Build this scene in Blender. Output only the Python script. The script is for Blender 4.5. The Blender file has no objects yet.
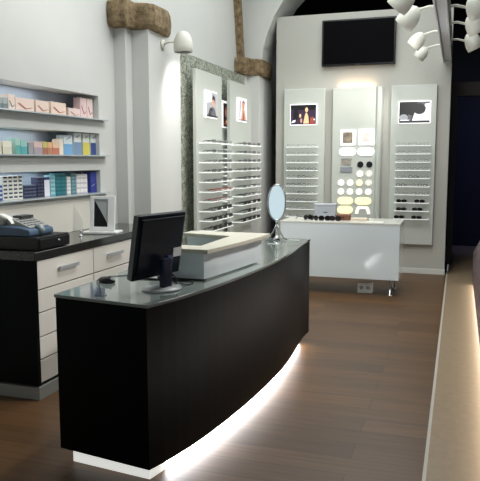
import bpy, bmesh, math, random
from mathutils import Vector, Matrix, Euler
random.seed(7)
C = bpy.context.scene.collection
PI = math.pi

# ------------------------------------------------------------------ materials
def srgb(c):
    return tuple(((v/255)/12.92 if v/255 <= .04045 else ((v/255+.055)/1.055)**2.4) for v in c) + (1,)
MATS = {}
def mat(name, col, rough=.5, metal=0, emit=0, ecol=None, noise=0, nscale=8, coat=0, trans=0, bump=0, alpha=1, spec=.5, stretch=None):
    if name in MATS: return MATS[name]
    m = bpy.data.materials.new(name); m.use_nodes = True; MATS[name] = m
    nt = m.node_tree; b = nt.nodes['Principled BSDF']
    c = srgb(col)
    b.inputs['Base Color'].default_value = c
    b.inputs['Roughness'].default_value = rough
    b.inputs['Metallic'].default_value = metal
    b.inputs['Coat Weight'].default_value = coat
    b.inputs['Coat Roughness'].default_value = .06
    b.inputs['Transmission Weight'].default_value = trans
    b.inputs['Alpha'].default_value = alpha
    b.inputs['Specular IOR Level'].default_value = spec
    if emit:
        b.inputs['Emission Color'].default_value = srgb(ecol or col)
        b.inputs['Emission Strength'].default_value = emit
    if noise or bump:
        tc = nt.nodes.new('ShaderNodeTexCoord'); mp = nt.nodes.new('ShaderNodeMapping')
        n = nt.nodes.new('ShaderNodeTexNoise'); n.inputs['Scale'].default_value = nscale; n.inputs['Detail'].default_value = 6
        nt.links.new(tc.outputs['Object'], mp.inputs[0]); nt.links.new(mp.outputs[0], n.inputs['Vector'])
        if stretch: mp.inputs['Scale'].default_value = stretch
        if noise:
            r = nt.nodes.new('ShaderNodeValToRGB')
            r.color_ramp.elements[0].position = .3; r.color_ramp.elements[1].position = .7
            r.color_ramp.elements[0].color = tuple(v*(1-noise) for v in c[:3]) + (1,)
            r.color_ramp.elements[1].color = tuple(min(1, v*(1+noise)) for v in c[:3]) + (1,)
            nt.links.new(n.outputs['Fac'], r.inputs[0]); nt.links.new(r.outputs[0], b.inputs['Base Color'])
        if bump:
            bp = nt.nodes.new('ShaderNodeBump'); bp.inputs['Strength'].default_value = bump; bp.inputs['Distance'].default_value = .02
            nt.links.new(n.outputs['Fac'], bp.inputs['Height']); nt.links.new(bp.outputs[0], b.inputs['Normal'])
    return m

def wood_floor():
    m = bpy.data.materials.new('wood_floor'); m.use_nodes = True; nt = m.node_tree; b = nt.nodes['Principled BSDF']
    N = nt.nodes.new; L = nt.links.new
    tc = N('ShaderNodeTexCoord'); mp = N('ShaderNodeMapping')
    L(tc.outputs['Object'], mp.inputs[0])
    br = N('ShaderNodeTexBrick'); br.inputs['Scale'].default_value = 1
    br.inputs['Brick Width'].default_value = 1.35; br.inputs['Row Height'].default_value = .19
    br.inputs['Mortar Size'].default_value = .0022; br.inputs['Bias'].default_value = 0
    br.offset = .37
    br.inputs['Color1'].default_value = srgb((112, 80, 48)); br.inputs['Color2'].default_value = srgb((90, 64, 38))
    br.inputs['Mortar'].default_value = srgb((60, 42, 30))
    L(mp.outputs[0], br.inputs['Vector'])
    mp2 = N('ShaderNodeMapping'); mp2.inputs['Scale'].default_value = (1.2, 26, 1); L(tc.outputs['Object'], mp2.inputs[0])
    n = N('ShaderNodeTexNoise'); n.inputs['Scale'].default_value = 1.5; n.inputs['Detail'].default_value = 8; n.inputs['Distortion'].default_value = .6
    L(mp2.outputs[0], n.inputs['Vector'])
    r = N('ShaderNodeValToRGB'); r.color_ramp.elements[0].position = .3; r.color_ramp.elements[1].position = .72
    r.color_ramp.elements[0].color = (.72, .70, .68, 1); r.color_ramp.elements[1].color = (1.18, 1.15, 1.12, 1)
    L(n.outputs['Fac'], r.inputs[0])
    mx = N('ShaderNodeMix'); mx.data_type = 'RGBA'; mx.blend_type = 'MULTIPLY'; mx.inputs[0].default_value = 1
    L(br.outputs['Color'], mx.inputs[6]); L(r.outputs[0], mx.inputs[7]); L(mx.outputs[2], b.inputs['Base Color'])
    b.inputs['Roughness'].default_value = .42
    bp = N('ShaderNodeBump'); bp.inputs['Strength'].default_value = .08; L(n.outputs['Fac'], bp.inputs['Height']); L(bp.outputs[0], b.inputs['Normal'])
    return m
def damask():
    m = bpy.data.materials.new('damask_wallpaper'); m.use_nodes = True; nt = m.node_tree; b = nt.nodes['Principled BSDF']
    N = nt.nodes.new; L = nt.links.new
    tc = N('ShaderNodeTexCoord')
    n = N('ShaderNodeTexNoise'); n.inputs['Scale'].default_value = 13; n.inputs['Detail'].default_value = 2; n.inputs['Distortion'].default_value = 2.6
    L(tc.outputs['Object'], n.inputs['Vector'])
    w = N('ShaderNodeTexVoronoi'); w.inputs['Scale'].default_value = 11; w.feature = 'DISTANCE_TO_EDGE'
    ad = N('ShaderNodeVectorMath'); ad.operation = 'ADD'; sc = N('ShaderNodeVectorMath'); sc.operation = 'SCALE'; sc.inputs['Scale'].default_value = .22
    L(n.outputs['Color'], sc.inputs[0]); L(tc.outputs['Object'], ad.inputs[0]); L(sc.outputs[0], ad.inputs[1]); L(ad.outputs[0], w.inputs['Vector'])
    r = N('ShaderNodeValToRGB'); e = r.color_ramp.elements
    e[0].position = .03; e[0].color = srgb((190, 194, 180)); e[1].position = .13; e[1].color = srgb((102, 108, 95))
    L(w.outputs['Distance'], r.inputs[0]); L(r.outputs[0], b.inputs['Base Color'])
    b.inputs['Roughness'].default_value = .6
    return m
def stone(name, c1, c2, scale=9):
    m = bpy.data.materials.new(name); m.use_nodes = True; nt = m.node_tree; b = nt.nodes['Principled BSDF']
    N = nt.nodes.new; L = nt.links.new
    tc = N('ShaderNodeTexCoord'); n = N('ShaderNodeTexNoise'); n.inputs['Scale'].default_value = scale; n.inputs['Detail'].default_value = 9; n.inputs['Roughness'].default_value = .7
    L(tc.outputs['Object'], n.inputs['Vector'])
    r = N('ShaderNodeValToRGB'); r.color_ramp.elements[0].position = .35; r.color_ramp.elements[1].position = .65
    r.color_ramp.elements[0].color = srgb(c1); r.color_ramp.elements[1].color = srgb(c2)
    L(n.outputs['Fac'], r.inputs[0]); L(r.outputs[0], b.inputs['Base Color'])
    bp = N('ShaderNodeBump'); bp.inputs['Strength'].default_value = .7; bp.inputs['Distance'].default_value = .03
    L(n.outputs['Fac'], bp.inputs['Height']); L(bp.outputs[0], b.inputs['Normal'])
    b.inputs['Roughness'].default_value = .85
    return m
def pebbles():
    m = bpy.data.materials.new('pebble_mosaic'); m.use_nodes = True; nt = m.node_tree; b = nt.nodes['Principled BSDF']
    N = nt.nodes.new; L = nt.links.new
    tc = N('ShaderNodeTexCoord'); v = N('ShaderNodeTexVoronoi'); v.inputs['Scale'].default_value = 28
    L(tc.outputs['Object'], v.inputs['Vector'])
    r = N('ShaderNodeValToRGB'); e = r.color_ramp.elements
    e[0].position = .2; e[0].color = srgb((34, 26, 32)); e[1].position = .95; e[1].color = srgb((190, 165, 170))
    k = e.new(.6); k.color = srgb((112, 84, 98))
    L(v.outputs['Color'], r.inputs[0]); L(r.outputs[0], b.inputs['Base Color']); b.inputs['Roughness'].default_value = .35
    return m

WALL = mat('white_plaster', (206, 207, 203), .7, noise=.02, nscale=3)
WALL2 = mat('grey_white_board', (184, 183, 175), .55, noise=.015, nscale=2)
PANEL = mat('satin_panel', (198, 202, 195), .35)
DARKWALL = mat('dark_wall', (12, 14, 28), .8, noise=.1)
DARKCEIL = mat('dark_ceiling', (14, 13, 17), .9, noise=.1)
BLACKWOOD = mat('black_wood', (4, 8, 11), .4, noise=.2, nscale=5, stretch=(1, 1, 14), spec=.1)
BLACKGLOSS = mat('black_gloss', (16, 17, 18), .15, spec=.5)
DRAWER = mat('cream_lacquer', (226, 221, 212), .3)
GAP = mat('gap_dark', (58, 50, 42), .8)
SILVER = mat('brushed_silver', (196, 198, 200), .35, metal=.4)
CHROME = mat('chrome', (220, 224, 228), .08, metal=1)
GLASSTOP = mat('smoked_glass_top', (140, 149, 143), .09, spec=.9, coat=.6)
WHITEGLOSS = mat('white_gloss', (226, 236, 240), .12, coat=.5)
CREAM = mat('cream_top', (204, 201, 186), .3)
BLACKPL = mat('black_plastic', (8, 24, 38), .45, spec=.2, noise=.05)
WHITEPL = mat('white_plastic', (226, 228, 226), .4)
LAMPW = mat('lamp_white', (222, 221, 210), .45)
STONE = stone('brown_stone', (84, 68, 46), (160, 138, 104), 14)
BEIGE = mat('beige_stone', (158, 138, 112), .38, noise=.06, nscale=18)
LED = mat('led_white', (255, 250, 240), .5, emit=19, ecol=(246, 250, 255))
LEDSOFT = mat('led_soft', (250, 250, 250), .5, emit=.75)
CLEARP = mat('clear_shelf', (225, 232, 228), .2, alpha=.22)
SHELFLIT = mat('lit_acrylic', (240, 243, 240), .25, emit=.5)
GLOWW = mat('backlight_white', (255, 255, 255), .5, emit=1.1)
GLOWY = mat('backlight_cream', (250, 244, 196), .5, emit=.6, ecol=(255, 248, 196))
GLOWC = mat('backlight_circle', (250, 248, 236), .5, emit=.6)
BOXINT = mat('niche_blue_grey', (176, 188, 200), .5)
MIRROR = mat('mirror_glass', (226, 236, 240), .02, metal=1)
LEDGE = mat('glass_ledge', (186, 194, 196), .15, spec=.8)

# ------------------------------------------------------------------ mesh helpers
def box(bm, x0, x1, y0, y1, z0, z1, M=None, mi=0):
    vs = [bm.verts.new(Vector(p) if M is None else M @ Vector(p)) for p in
          ((x0,y0,z0),(x1,y0,z0),(x1,y1,z0),(x0,y1,z0),(x0,y0,z1),(x1,y0,z1),(x1,y1,z1),(x0,y1,z1))]
    for f in ((0,3,2,1),(4,5,6,7),(0,1,5,4),(1,2,6,5),(2,3,7,6),(3,0,4,7)):
        bm.faces.new([vs[i] for i in f]).material_index = mi
def prism(bm, pts, a0, a1, axis='z', M=None, mi=0):
    """polygon pts extruded along an axis; pts are (x,y) for z, (x,z) for y, (y,z) for x"""
    def P(p, a):
        v = {'z': (p[0], p[1], a), 'y': (p[0], a, p[1]), 'x': (a, p[0], p[1])}[axis]
        v = Vector(v); return M @ v if M else v
    A = [bm.verts.new(P(p, a0)) for p in pts]; B = [bm.verts.new(P(p, a1)) for p in pts]
    n = len(pts)
    fs = [bm.faces.new(A), bm.faces.new(list(reversed(B)))]
    for i in range(n): fs.append(bm.faces.new([A[i], B[i], B[(i+1) % n], A[(i+1) % n]]))
    for f in fs: f.material_index = mi
    bmesh.ops.recalc_face_normals(bm, faces=fs)
def tube(bm, pts, r, seg=8, M=None, mi=0, closed=False):
    pts = [Vector(p) for p in pts]; n = len(pts)
    rs = r if isinstance(r, (list, tuple)) else [r]*n
    rings = []
    prev = None
    for i, p in enumerate(pts):
        if closed: t = pts[(i+1) % n] - pts[i-1]
        else: t = pts[min(i+1, n-1)] - pts[max(i-1, 0)]
        t.normalize()
        if prev is None:
            u = t.orthogonal().normalized()
        else:
            u = prev - t*prev.dot(t)
            u = u.normalized() if u.length > 1e-6 else t.orthogonal().normalized()
        prev = u; w = t.cross(u)
        rings.append([bm.verts.new((M @ q) if M else q) for q in (p + rs[i]*(math.cos(2*PI*k/seg)*u + math.sin(2*PI*k/seg)*w) for k in range(seg))])
    fs = []
    for i in range(n if closed else n-1):
        a, b = rings[i], rings[(i+1) % n]
        for k in range(seg): fs.append(bm.faces.new([a[k], a[(k+1) % seg], b[(k+1) % seg], b[k]]))
    if not closed:
        fs.append(bm.faces.new(list(reversed(rings[0])))); fs.append(bm.faces.new(rings[-1]))
    for f in fs: f.material_index = mi; f.smooth = True
    bmesh.ops.recalc_face_normals(bm, faces=fs)
def lathe(bm, prof, seg=24, M=None, sx=1, sy=1, mi=0):
    rings = []
    for r, z in prof:
        rings.append([bm.verts.new((M @ q) if M else q) for q in (Vector((sx*r*math.cos(2*PI*k/seg), sy*r*math.sin(2*PI*k/seg), z)) for k in range(seg))])
    fs = []
    for a, b in zip(rings, rings[1:]):
        for k in range(seg): fs.append(bm.faces.new([a[k], a[(k+1) % seg], b[(k+1) % seg], b[k]]))
    fs.append(bm.faces.new(list(reversed(rings[0])))); fs.append(bm.faces.new(rings[-1]))
    for f in fs: f.material_index = mi; f.smooth = True
    bmesh.ops.recalc_face_normals(bm, faces=fs)
def poly(bm, pts, mi=0, M=None):
    f = bm.faces.new([bm.verts.new((M @ Vector(p)) if M else Vector(p)) for p in pts]); f.material_index = mi
def obj(name, bm, ms, parent=None, bevel=0, origin=None):
    me = bpy.data.meshes.new(name)
    if origin is not None: bmesh.ops.translate(bm, verts=bm.verts, vec=-Vector(origin))
    bm.to_mesh(me); bm.free()
    for m in (ms if isinstance(ms, (list, tuple)) else [ms]): me.materials.append(m)
    o = bpy.data.objects.new(name, me); C.objects.link(o)
    if origin is not None: o.location = origin
    if parent: o.parent = parent
    if bevel:
        b = o.modifiers.new('bevel', 'BEVEL'); b.width = bevel; b.segments = 2; b.limit_method = 'ANGLE'; b.angle_limit = .6
    return o
def tag(o, label, cat=None, group=None):
    o['label'] = label
    if cat: o['category'] = cat
    if group: o['group'] = group
    return o
def thing(name, label, cat, loc=(0,0,0), rotz=0, group=None):
    o = bpy.data.objects.new(name, None); C.objects.link(o); o.empty_display_size = .1
    o.location = loc; o.rotation_euler = (0, 0, rotz)
    return tag(o, label, cat, group)
def struct(name, bm, m, bevel=0):
    o = obj(name, bm, m, bevel=bevel); o['kind'] = 'structure'; return o
def B(*boxes, M=None):
    bm = bmesh.new()
    for b in boxes: box(bm, *b, M=M)
    return bm
def dup(root, loc, rotz, label, group):
    r = root.copy(); C.objects.link(r); r.location = loc; r.rotation_euler = (0, 0, rotz)
    r['label'] = label; r['group'] = group
    for ch in list(root.children):
        c = ch.copy(); C.objects.link(c); c.parent = r
    return r
ORD = ['first','second','third','fourth','fifth','sixth','seventh','eighth','ninth','tenth']

# ------------------------------------------------------------------ room shell
XS = -.12      # metal strip between the two floors
XW = -3.1      # left wall surface
struct('floor', B((-3.6, XS, -3.5, 13.2, -.1, 0)), wood_floor())
struct('floor_right', B((XS+.018, 2.6, -3.5, 13.2, -.1, 0)), BEIGE)
o = struct('trim_1', B((XS, XS+.018, -3.5, 9.9, -.1, .006)), mat('floor_strip', (205, 200, 188), .35))
# left wall with three lit niches
bm = bmesh.new()
N0, N1 = 3.0, 5.35
NZ = [(1.305, 1.512), (1.64, 1.84), (1.96, 2.172)]
box(bm, -3.5, XW, -3.5, N0, 0, 5); box(bm, -3.5, XW, N1, 13.2, 0, 5)
zz = [0] + [v for p in NZ for v in p] + [5]
for i in range(0, 8, 2): box(bm, -3.5, XW, N0, N1, zz[i], zz[i+1])
box(bm, -3.5, -3.32, N0, N1, 1.0, 2.4)
struct('wall_left', bm, WALL)
bm = bmesh.new()
for a, b in NZ: box(bm, -3.319, -3.315, N0+.002, N1-.002, a+.002, b-.002)
struct('trim_2', bm, BOXINT)
# splash board under the niches
struct('trim_3', B((XW, XW+.015, 3.0, 5.13, 1.0, 1.262)), mat('splash_cream', (216, 212, 202), .5), bevel=.003)
# stepped piers
def pier(n, y0, y1, yb):
    bm = bmesh.new()
    prism(bm, [(XW, y0), (-2.98, y0), (-2.98, y0+.13), (-2.808, y0+.13), (-2.808, y1), (XW, y1)], 0, 2.86)
    struct('trim_%d' % n, bm, WALL)
pier(4, 5.655, 6.531, 0)
pier(5, 9.27, 10.1, 0)
# stone capitals and ribs
def capital(n, y0, y1):
    bm = bmesh.new()
    e = .045
    pts = [(XW, y0-.12), (-2.98-.02, y0-.12), (-2.93, y0-e-.04), (-2.90, y0+.07), (-2.80, y0+.10), (-2.755, y0+.16), (-2.745, y0+.4), (-2.76, y1-.12), (-2.80, y1), (XW, y1)]
    zs = [(2.815, .94), (2.86, 1.0), (2.95, 1.02), (3.02, 1.0), (3.05, .97)]
    ym = (y0+y1)/2
    rings = []
    for z, s in zs:
        rings.append([bm.verts.new((XW + (x-XW)*s, ym+(y-ym)*s, z + random.uniform(-.006, .006))) for x, y in pts])
    for a, b in zip(rings, rings[1:]):
        for k in range(len(pts)): bm.faces.new([a[k], a[(k+1) % len(pts)], b[(k+1) % len(pts)], b[k]])
    bm.faces.new(rings[0]); bm.faces.new(rings[-1])
    bmesh.ops.recalc_face_normals(bm, faces=bm.faces)
    struct('trim_%d' % n, bm, STONE, bevel=.012)
capital(6, 5.655, 6.29)
capital(7, 9.27, 10.08)
def rib(n, pts, w, d):
    bm = bmesh.new(); rings = []
    for x, y, z in pts:
        rings.append([bm.verts.new((x+a, y+b, z)) for a, b in ((-.2, -w/2), (d*.7, -w/2), (d, -w/4), (d, w/4), (d*.7, w/2), (-.2, w/2))])
    for a, b in zip(rings, rings[1:]):
        for k in range(6): bm.faces.new([a[k], a[(k+1) % 6], b[(k+1) % 6], b[k]])
    bm.faces.new(rings[0]); bm.faces.new(rings[-1])
    bmesh.ops.recalc_face_normals(bm, faces=bm.faces)
    struct('trim_%d' % n, bm, STONE)
rib(8, [(XW, 9.37, 3.0), (XW, 9.34, 3.15), (XW, 9.31, 3.3), (XW, 9.26, 3.6), (XW, 9.18, 3.95), (XW, 9.05, 4.4)], .18, .08)
rib(9, [(XW, 5.78, 3.02), (XW, 5.77, 3.3), (XW, 5.72, 3.8), (XW, 5.6, 4.4)], .16, .1)
# transverse vault arch springing from the far pier into the room
def arc(off):
    return [(-2.81+off, 2.98), (-2.77+off, 3.2), (-2.69+off, 3.42), (-2.57+off, 3.65), (-2.42+off, 3.86), (-2.2+off, 4.08), (-1.9+off, 4.3)]
bm = bmesh.new()
A = [(x+.03-.06*k/6*1.6, z) for k, (x, z) in enumerate(arc(0))]; Bk = arc(0)
f1 = [bm.verts.new((x, 9.44, z)) for x, z in A]; f2 = [bm.verts.new((x, 10.1, z)) for x, z in Bk]
w1 = [bm.verts.new((XW-.1, 9.44, z)) for x, z in A]; w2 = [bm.verts.new((XW-.1, 10.1, z)) for x, z in A]
for a, b in ((w1, f1), (f1, f2), (f2, w2)):
    for k in range(len(A)-1): bm.faces.new([a[k], b[k], b[k+1], a[k+1]]).smooth = False
bm.faces.new([w1[0], f1[0], f2[0], w2[0]])
bmesh.ops.recalc_face_normals(bm, faces=bm.faces)
struct('trim_10', bm, WALL)
# ceiling: light in front, dark beyond the partition
struct('ceiling', B((-3.6, 2.6, -3.5, 9.9, 4.55, 4.7)), mat('ceiling_paint', (150, 150, 146), .8))
struct('ceiling_far', B((-3.6, 2.6, 9.9, 13.2, 4.3, 4.7)), DARKCEIL)
struct('wall_far', B((-3.6, 2.6, 13, 13.2, 0, 4.7)), DARKWALL)
struct('wall_right', B((2.5, 2.6, -3.5, 13.2, 0, 4.7)), DARKWALL)
ADDEDWIN = mat('added_window_glow', (214, 228, 232), .3, emit=.8)
struct('added_window_1', B((-2.6, 1.6, -3.499, -3.48, .7, 3.0)), ADDEDWIN)  # added unseen glowing pane behind the camera, brightens the mirror's reflection
struct('trim_15', B(*[(x, x+.06, -3.5, -3.44, .64, 3.06) for x in (-2.66, -1.24, .17, 1.58)], (-2.66, 1.64, -3.5, -3.44, .64, .7), (-2.66, 1.64, -3.5, -3.44, 3.0, 3.06)), mat('added_window_frame_dark', (60, 62, 64), .5))  # frame bars around the added pane
struct('wall_front', B((-3.6, 2.6, -3.6, -3.5, 0, 4.7)), mat('front_wall_grey', (150, 152, 150), .7))
# free-standing white partition at the back
YB = 9.6
struct('wall_back', B((-2.6, -.145, YB, 9.8, 0, 3.66)), WALL2, bevel=.006)
struct('baseboard_back', B((-2.6, -.14, YB-.015, YB, 0, .075)), mat('skirting_white', (214, 214, 208), .4), bevel=.003)
# header across the dark doorway
struct('trim_11', B((-.14, 2.5, 10.6, 10.75, 2.55, 2.75)), mat('dark_lintel', (46, 36, 36), .6))
struct('trim_12', B((-.14, -.06, 10.6, 10.75, 0, 2.55)), mat('dark_jamb', (40, 42, 44), .6))
# ceiling beam of the lamp track
bm = bmesh.new()
box(bm, -.262, -.145, 2.6, YB-.001, 2.94, 3.2); box(bm, -.262, -.245, 2.6, YB-.001, 2.915, 2.94); box(bm, -.162, -.145, 2.6, YB-.001, 2.915, 2.94)
struct('trim_13', bm, mat('beam_white', (196, 198, 200), .5, noise=.05, nscale=12), bevel=.004)
# damask board behind the left display panels
struct('trim_14', B((XW, -2.98, 6.535, 9.265, .1, 2.80)), damask())

# ------------------------------------------------------------------ eyeglasses
def make_glasses(kind):
    # local: width along X, front faces -Y, temples run back to +Y
    fr = {'thin': mat('wire_frame', (84, 82, 80), .4), 'dark': mat('dark_frame', (32, 28, 30), .3), 'red': mat('red_frame', (150, 66, 60), .3), 'sun': mat('sun_frame', (16, 14, 16), .25)}[kind]
    ln = mat('sun_lens', (30, 24, 26), .1) if kind == 'sun' else mat('clear_lens', (222, 228, 226), .08, alpha=.25)
    rt = {'thin': .0018, 'dark': .0034, 'red': .003, 'sun': .0036}[kind]
    hw, hh = (.026, .017) if kind != 'sun' else (.030, .021)
    t = thing('eyeglasses', 'x', 'eyeglasses')
    bm = bmesh.new()
    for s in (-1, 1):
        pts = []
        for k in range(14):
            a = 2*PI*k/14
            ca, sa = math.cos(a), math.sin(a)
            pts.append((s*.034 + hw*math.copysign(abs(ca)**.75, ca), -.002*abs(s), hh + rt + hh*math.copysign(abs(sa)**.8, sa)))
        tube(bm, pts, rt, 5, closed=True)
    tube(bm, [(-.034+hw, 0, hh*1.35), (0, -.003, hh*1.5), (.034-hw, 0, hh*1.35)], rt, 5)
    obj('frame', bm, fr, t)
    for s in (-1, 1):
        bm = bmesh.new(); pts = []
        for k in range(12):
            a = 2*PI*k/12; ca, sa = math.cos(a), math.sin(a)
            pts.append((s*.034 + hw*math.copysign(abs(ca)**.75, ca), -.002, hh + rt + hh*math.copysign(abs(sa)**.8, sa)))
        poly(bm, pts); obj('lens', bm, ln, t)
        bm = bmesh.new()
        x = s*(.034+hw)
        tube(bm, [(x, 0, hh*1.5), (x+s*.004, .008, hh*1.5), (x+s*.004, .085, hh*1.45), (x+s*.002, .115, hh*.35)], rt*1.05, 5)
        obj('temple', bm, fr, t)
    return t
GL = {k: make_glasses(k) for k in ('thin', 'dark', 'red', 'sun')}
USED = set()
NAMES = {'thin': 'thin wire-rimmed eyeglasses', 'dark': 'dark-rimmed eyeglasses', 'red': 'reddish-rimmed eyeglasses', 'sun': 'dark sunglasses'}
def put_glasses(kind, loc, rz, label, group):
    root = GL[kind]
    if kind not in USED:
        USED.add(kind); root.location = loc; root.rotation_euler = (0, 0, rz); root['label'] = label; root['group'] = group
        return root
    return dup(root, loc, rz, label, group)

# ------------------------------------------------------------------ posters
PW = mat('poster_white', (244, 244, 246), .3, emit=.45); PK = mat('poster_black', (22, 20, 26), .3, emit=.25)
PG = mat('poster_grey', (104, 102, 110), .3, emit=.2); PP = mat('poster_skin', (216, 164, 146), .3, emit=.25)
PU = mat('poster_plum', (54, 40, 62), .3, emit=.5); PO = mat('poster_amber', (236, 196, 150), .3, emit=.4)
PR = mat('poster_rust', (150, 74, 56), .3, emit=.5); PL = mat('poster_lightgrey', (176, 178, 186), .3, emit=.25)
PMS = [PW, PK, PG, PP, PU, PO, PR, PL]
def picture_mesh(kind, w, h, M):
    """flat figure drawing inside a poster, local x across, y up, z out"""
    bm = bmesh.new()
    def sh(pts, mi, d): poly(bm, [((x-.5)*w, (y-.5)*h, d) for x, y in pts], mi, M)
    def ell(cx, cy, rx, ry, mi, d, n=18): sh([(cx+rx*math.cos(2*PI*k/n), cy+ry*math.sin(2*PI*k/n)) for k in range(n)], mi, d)
    if kind == 'reader':
        sh([(0,0),(1,0),(1,1),(0,1)], 7, 0); sh([(0,.55),(.5,.62),(.45,1),(0,1)], 0, .001)
        ell(.62, .62, .15, .22, 3, .002); sh([(.5,.72),(.62,.9),(.8,.82),(.8,.55),(.72,.7)], 1, .003)
        sh([(.1,.0),(.3,.35),(.55,.42),(.75,.36),(.95,.0)], 2, .003); sh([(.12,0),(.25,.3),(.42,.12),(.5,0)], 1, .004); ell(.42, .3, .12, .07, 1, .005)
        sh([(0,0),(1,0),(1,.07),(0,.07)], 1, .006)
    elif kind == 'pink':
        sh([(0,0),(1,0),(1,1),(0,1)], 0, 0); ell(.55, .7, .2, .22, 3, .001); sh([(.25,0),(.4,.5),(.75,.52),(.95,0)], 3, .002)
        sh([(.4,.82),(.6,.98),(.8,.8),(.72,.88),(.55,.86)], 6, .003); sh([(.45,.05),(.55,.45),(.68,.2),(.62,.02)], 6, .003); sh([(.08,.1),(.2,.1),(.3,.9),(.12,.9)], 7, .002)
        sh([(0,0),(1,0),(1,.05),(0,.05)], 2, .006)
    elif kind == 'face':
        sh([(0,0),(1,0),(1,1),(0,1)], 1, 0); ell(.5, .6, .25, .2, 3, .001); sh([(.2,.75),(.5,.88),(.85,.75),(.6,.72)], 6, .002); sh([(.1,.1),(.4,.35),(.7,.3),(.9,.05)], 6, .002); ell(.5, .22, .14, .07, 5, .003)
    elif kind == 'evening':
        sh([(0,0),(1,0),(1,1),(0,1)], 4, 0); sh([(0,.75),(1,.75),(1,1),(0,1)], 1, .001)
        sh([(.5,.05),(.56,.45),(.6,.6),(.64,.6),(.7,.4),(.72,.05)], 5, .003); ell(.63, .75, .06, .12, 5, .003)
        sh([(.02,.08),(.08,.2),(.2,.25),(.18,.12)], 0, .003); ell(.38, .45, .04, .1, 5, .002); ell(.42, .2, .04, .12, 3, .002); sh([(.75,.02),(.78,.35),(.9,.4),(.97,.02)], 6, .002); ell(.93, .25, .025, .05, 0, .003)
        ell(.2, .5, .1, .3, 1, .0015)
    else:
        sh([(0,0),(1,0),(1,1),(0,1)], 2, 0); sh([(.4,.1),(.55,.62),(1,.95),(1,.1)], 0, .001); ell(.66, .66, .2, .26, 1, .002); sh([(0,.1),(.42,.1),(.52,.6),(.6,1),(0,1)], 1, .0012)
        sh([(.22,.12),(.3,.4),(.42,.35),(.4,.12)], 2, .002); ell(.15, .25, .14, .16, 7, .003); sh([(.02,0),(1,0),(1,.08),(.02,.08)], 1, .003)
        sh([(.04,.1),(.34,.1),(.34,.15),(.04,.15)], 0, .004); ell(.9, .85, .08, .06, 0, .004)
    return bm

# panels: local frame, front face at y=0 facing -Y, x across, shelves stick out to -Y
def display_panel(loc, rotz, w, label, side, pic, pw, ph, pz, z0, shelf_n, sx0, sx1, plan, depth=.12, th=.12, dev=.12, z_top=2.62, gstep=None, group='display panels'):
    t = thing('display_panel', label, 'display panel', loc, rotz, group)
    if th > .1:
        obj('board', B((0, w, 0, .045, .42, z_top)), PANEL, t, bevel=.006)
        obj('mount', B((.4, w-.09, .045, th, .5, z_top-.1)), mat('mount_dark', (70, 74, 70), .6), t)
    else:
        obj('board', B((0, w, 0, th, .42, z_top)), PANEL, t, bevel=.006)
    # light box with picture
    cx = (sx0+sx1)/2
    lb = obj('light_box', B((cx-pw/2-.010, cx+pw/2+.010, -.018, 0, pz-ph/2-.010, pz+ph/2+.010)), GLOWW, t, bevel=.004)
    lb['label'] = 'glowing white light box'
    M = Matrix.Translation((cx, -.0195, pz)) @ Matrix.Rotation(PI/2, 4, 'X')
    obj('picture', picture_mesh(pic, pw, ph, M), PMS, lb)['label'] = 'fashion picture of figures'
    R = Matrix.Rotation(rotz, 4, 'Z')
    for i in range(shelf_n):
        z = z0 - i*.112
        bm = bmesh.new(); box(bm, sx0, sx1, -depth, 0, z-.009, z-.004, mi=1); box(bm, sx0, sx1, -depth-.004, -depth, z-.011, z-.002); box(bm, sx0-.004, sx0, -depth-.004, 0, z-.012, z+.001); box(bm, sx1, sx1+.004, -depth-.004, 0, z-.012, z+.001)
        obj('shelf', bm, [SHELFLIT, CLEARP], t)
        row = plan[i]
        for j, (fx, kind) in enumerate(row):
            p = R @ Vector((sx0 + fx*(sx1-sx0), -depth+.004, z-.004)) + Vector(loc)
            lab = '%s, %s from left on %s shelf of %s' % (NAMES[kind], ORD[j], 'the ' + ORD[i], side)
            put_glasses(kind, p, rotz, lab, 'glasses on the ' + side)
    return t
def rowp(n, kinds):
    return [((j+.5)/n + random.uniform(-.03, .03), kinds[(j) % len(kinds)]) for j in range(n)]
# back wall left and right
planL = [rowp(3, k) for k in (['thin'], ['thin'], ['thin'], ['dark'], ['thin', 'dark'], ['dark', 'dark', 'thin'], ['thin', 'dark'], ['dark'], ['thin'], ['thin'])]
planR = [rowp(3, k) for k in (['thin'], ['thin'], ['thin'], ['thin'], ['thin', 'dark'], ['dark', 'thin', 'dark'], ['thin'])] + [
    [(.2, 'sun'), (.74, 'sun')], [(.2, 'sun'), (.68, 'sun')], [(.14, 'sun'), (.66, 'sun')]]
display_panel((-2.46, YB-.07, 0), 0, .60, 'pale lit display panel, left one on the back partition, with dark evening picture', 'left panel on back partition', 'evening', .375, .28, 2.25, 1.792, 10, .075, .51, planL, th=.069)
display_panel((-.93, YB-.07, 0), 0, .61, 'pale lit display panel, right one on the back partition, with black and white picture', 'right panel on back partition', 'blackwhite', .41, .285, 2.25, 1.80, 10, .095, .545, planR, th=.069)
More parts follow.
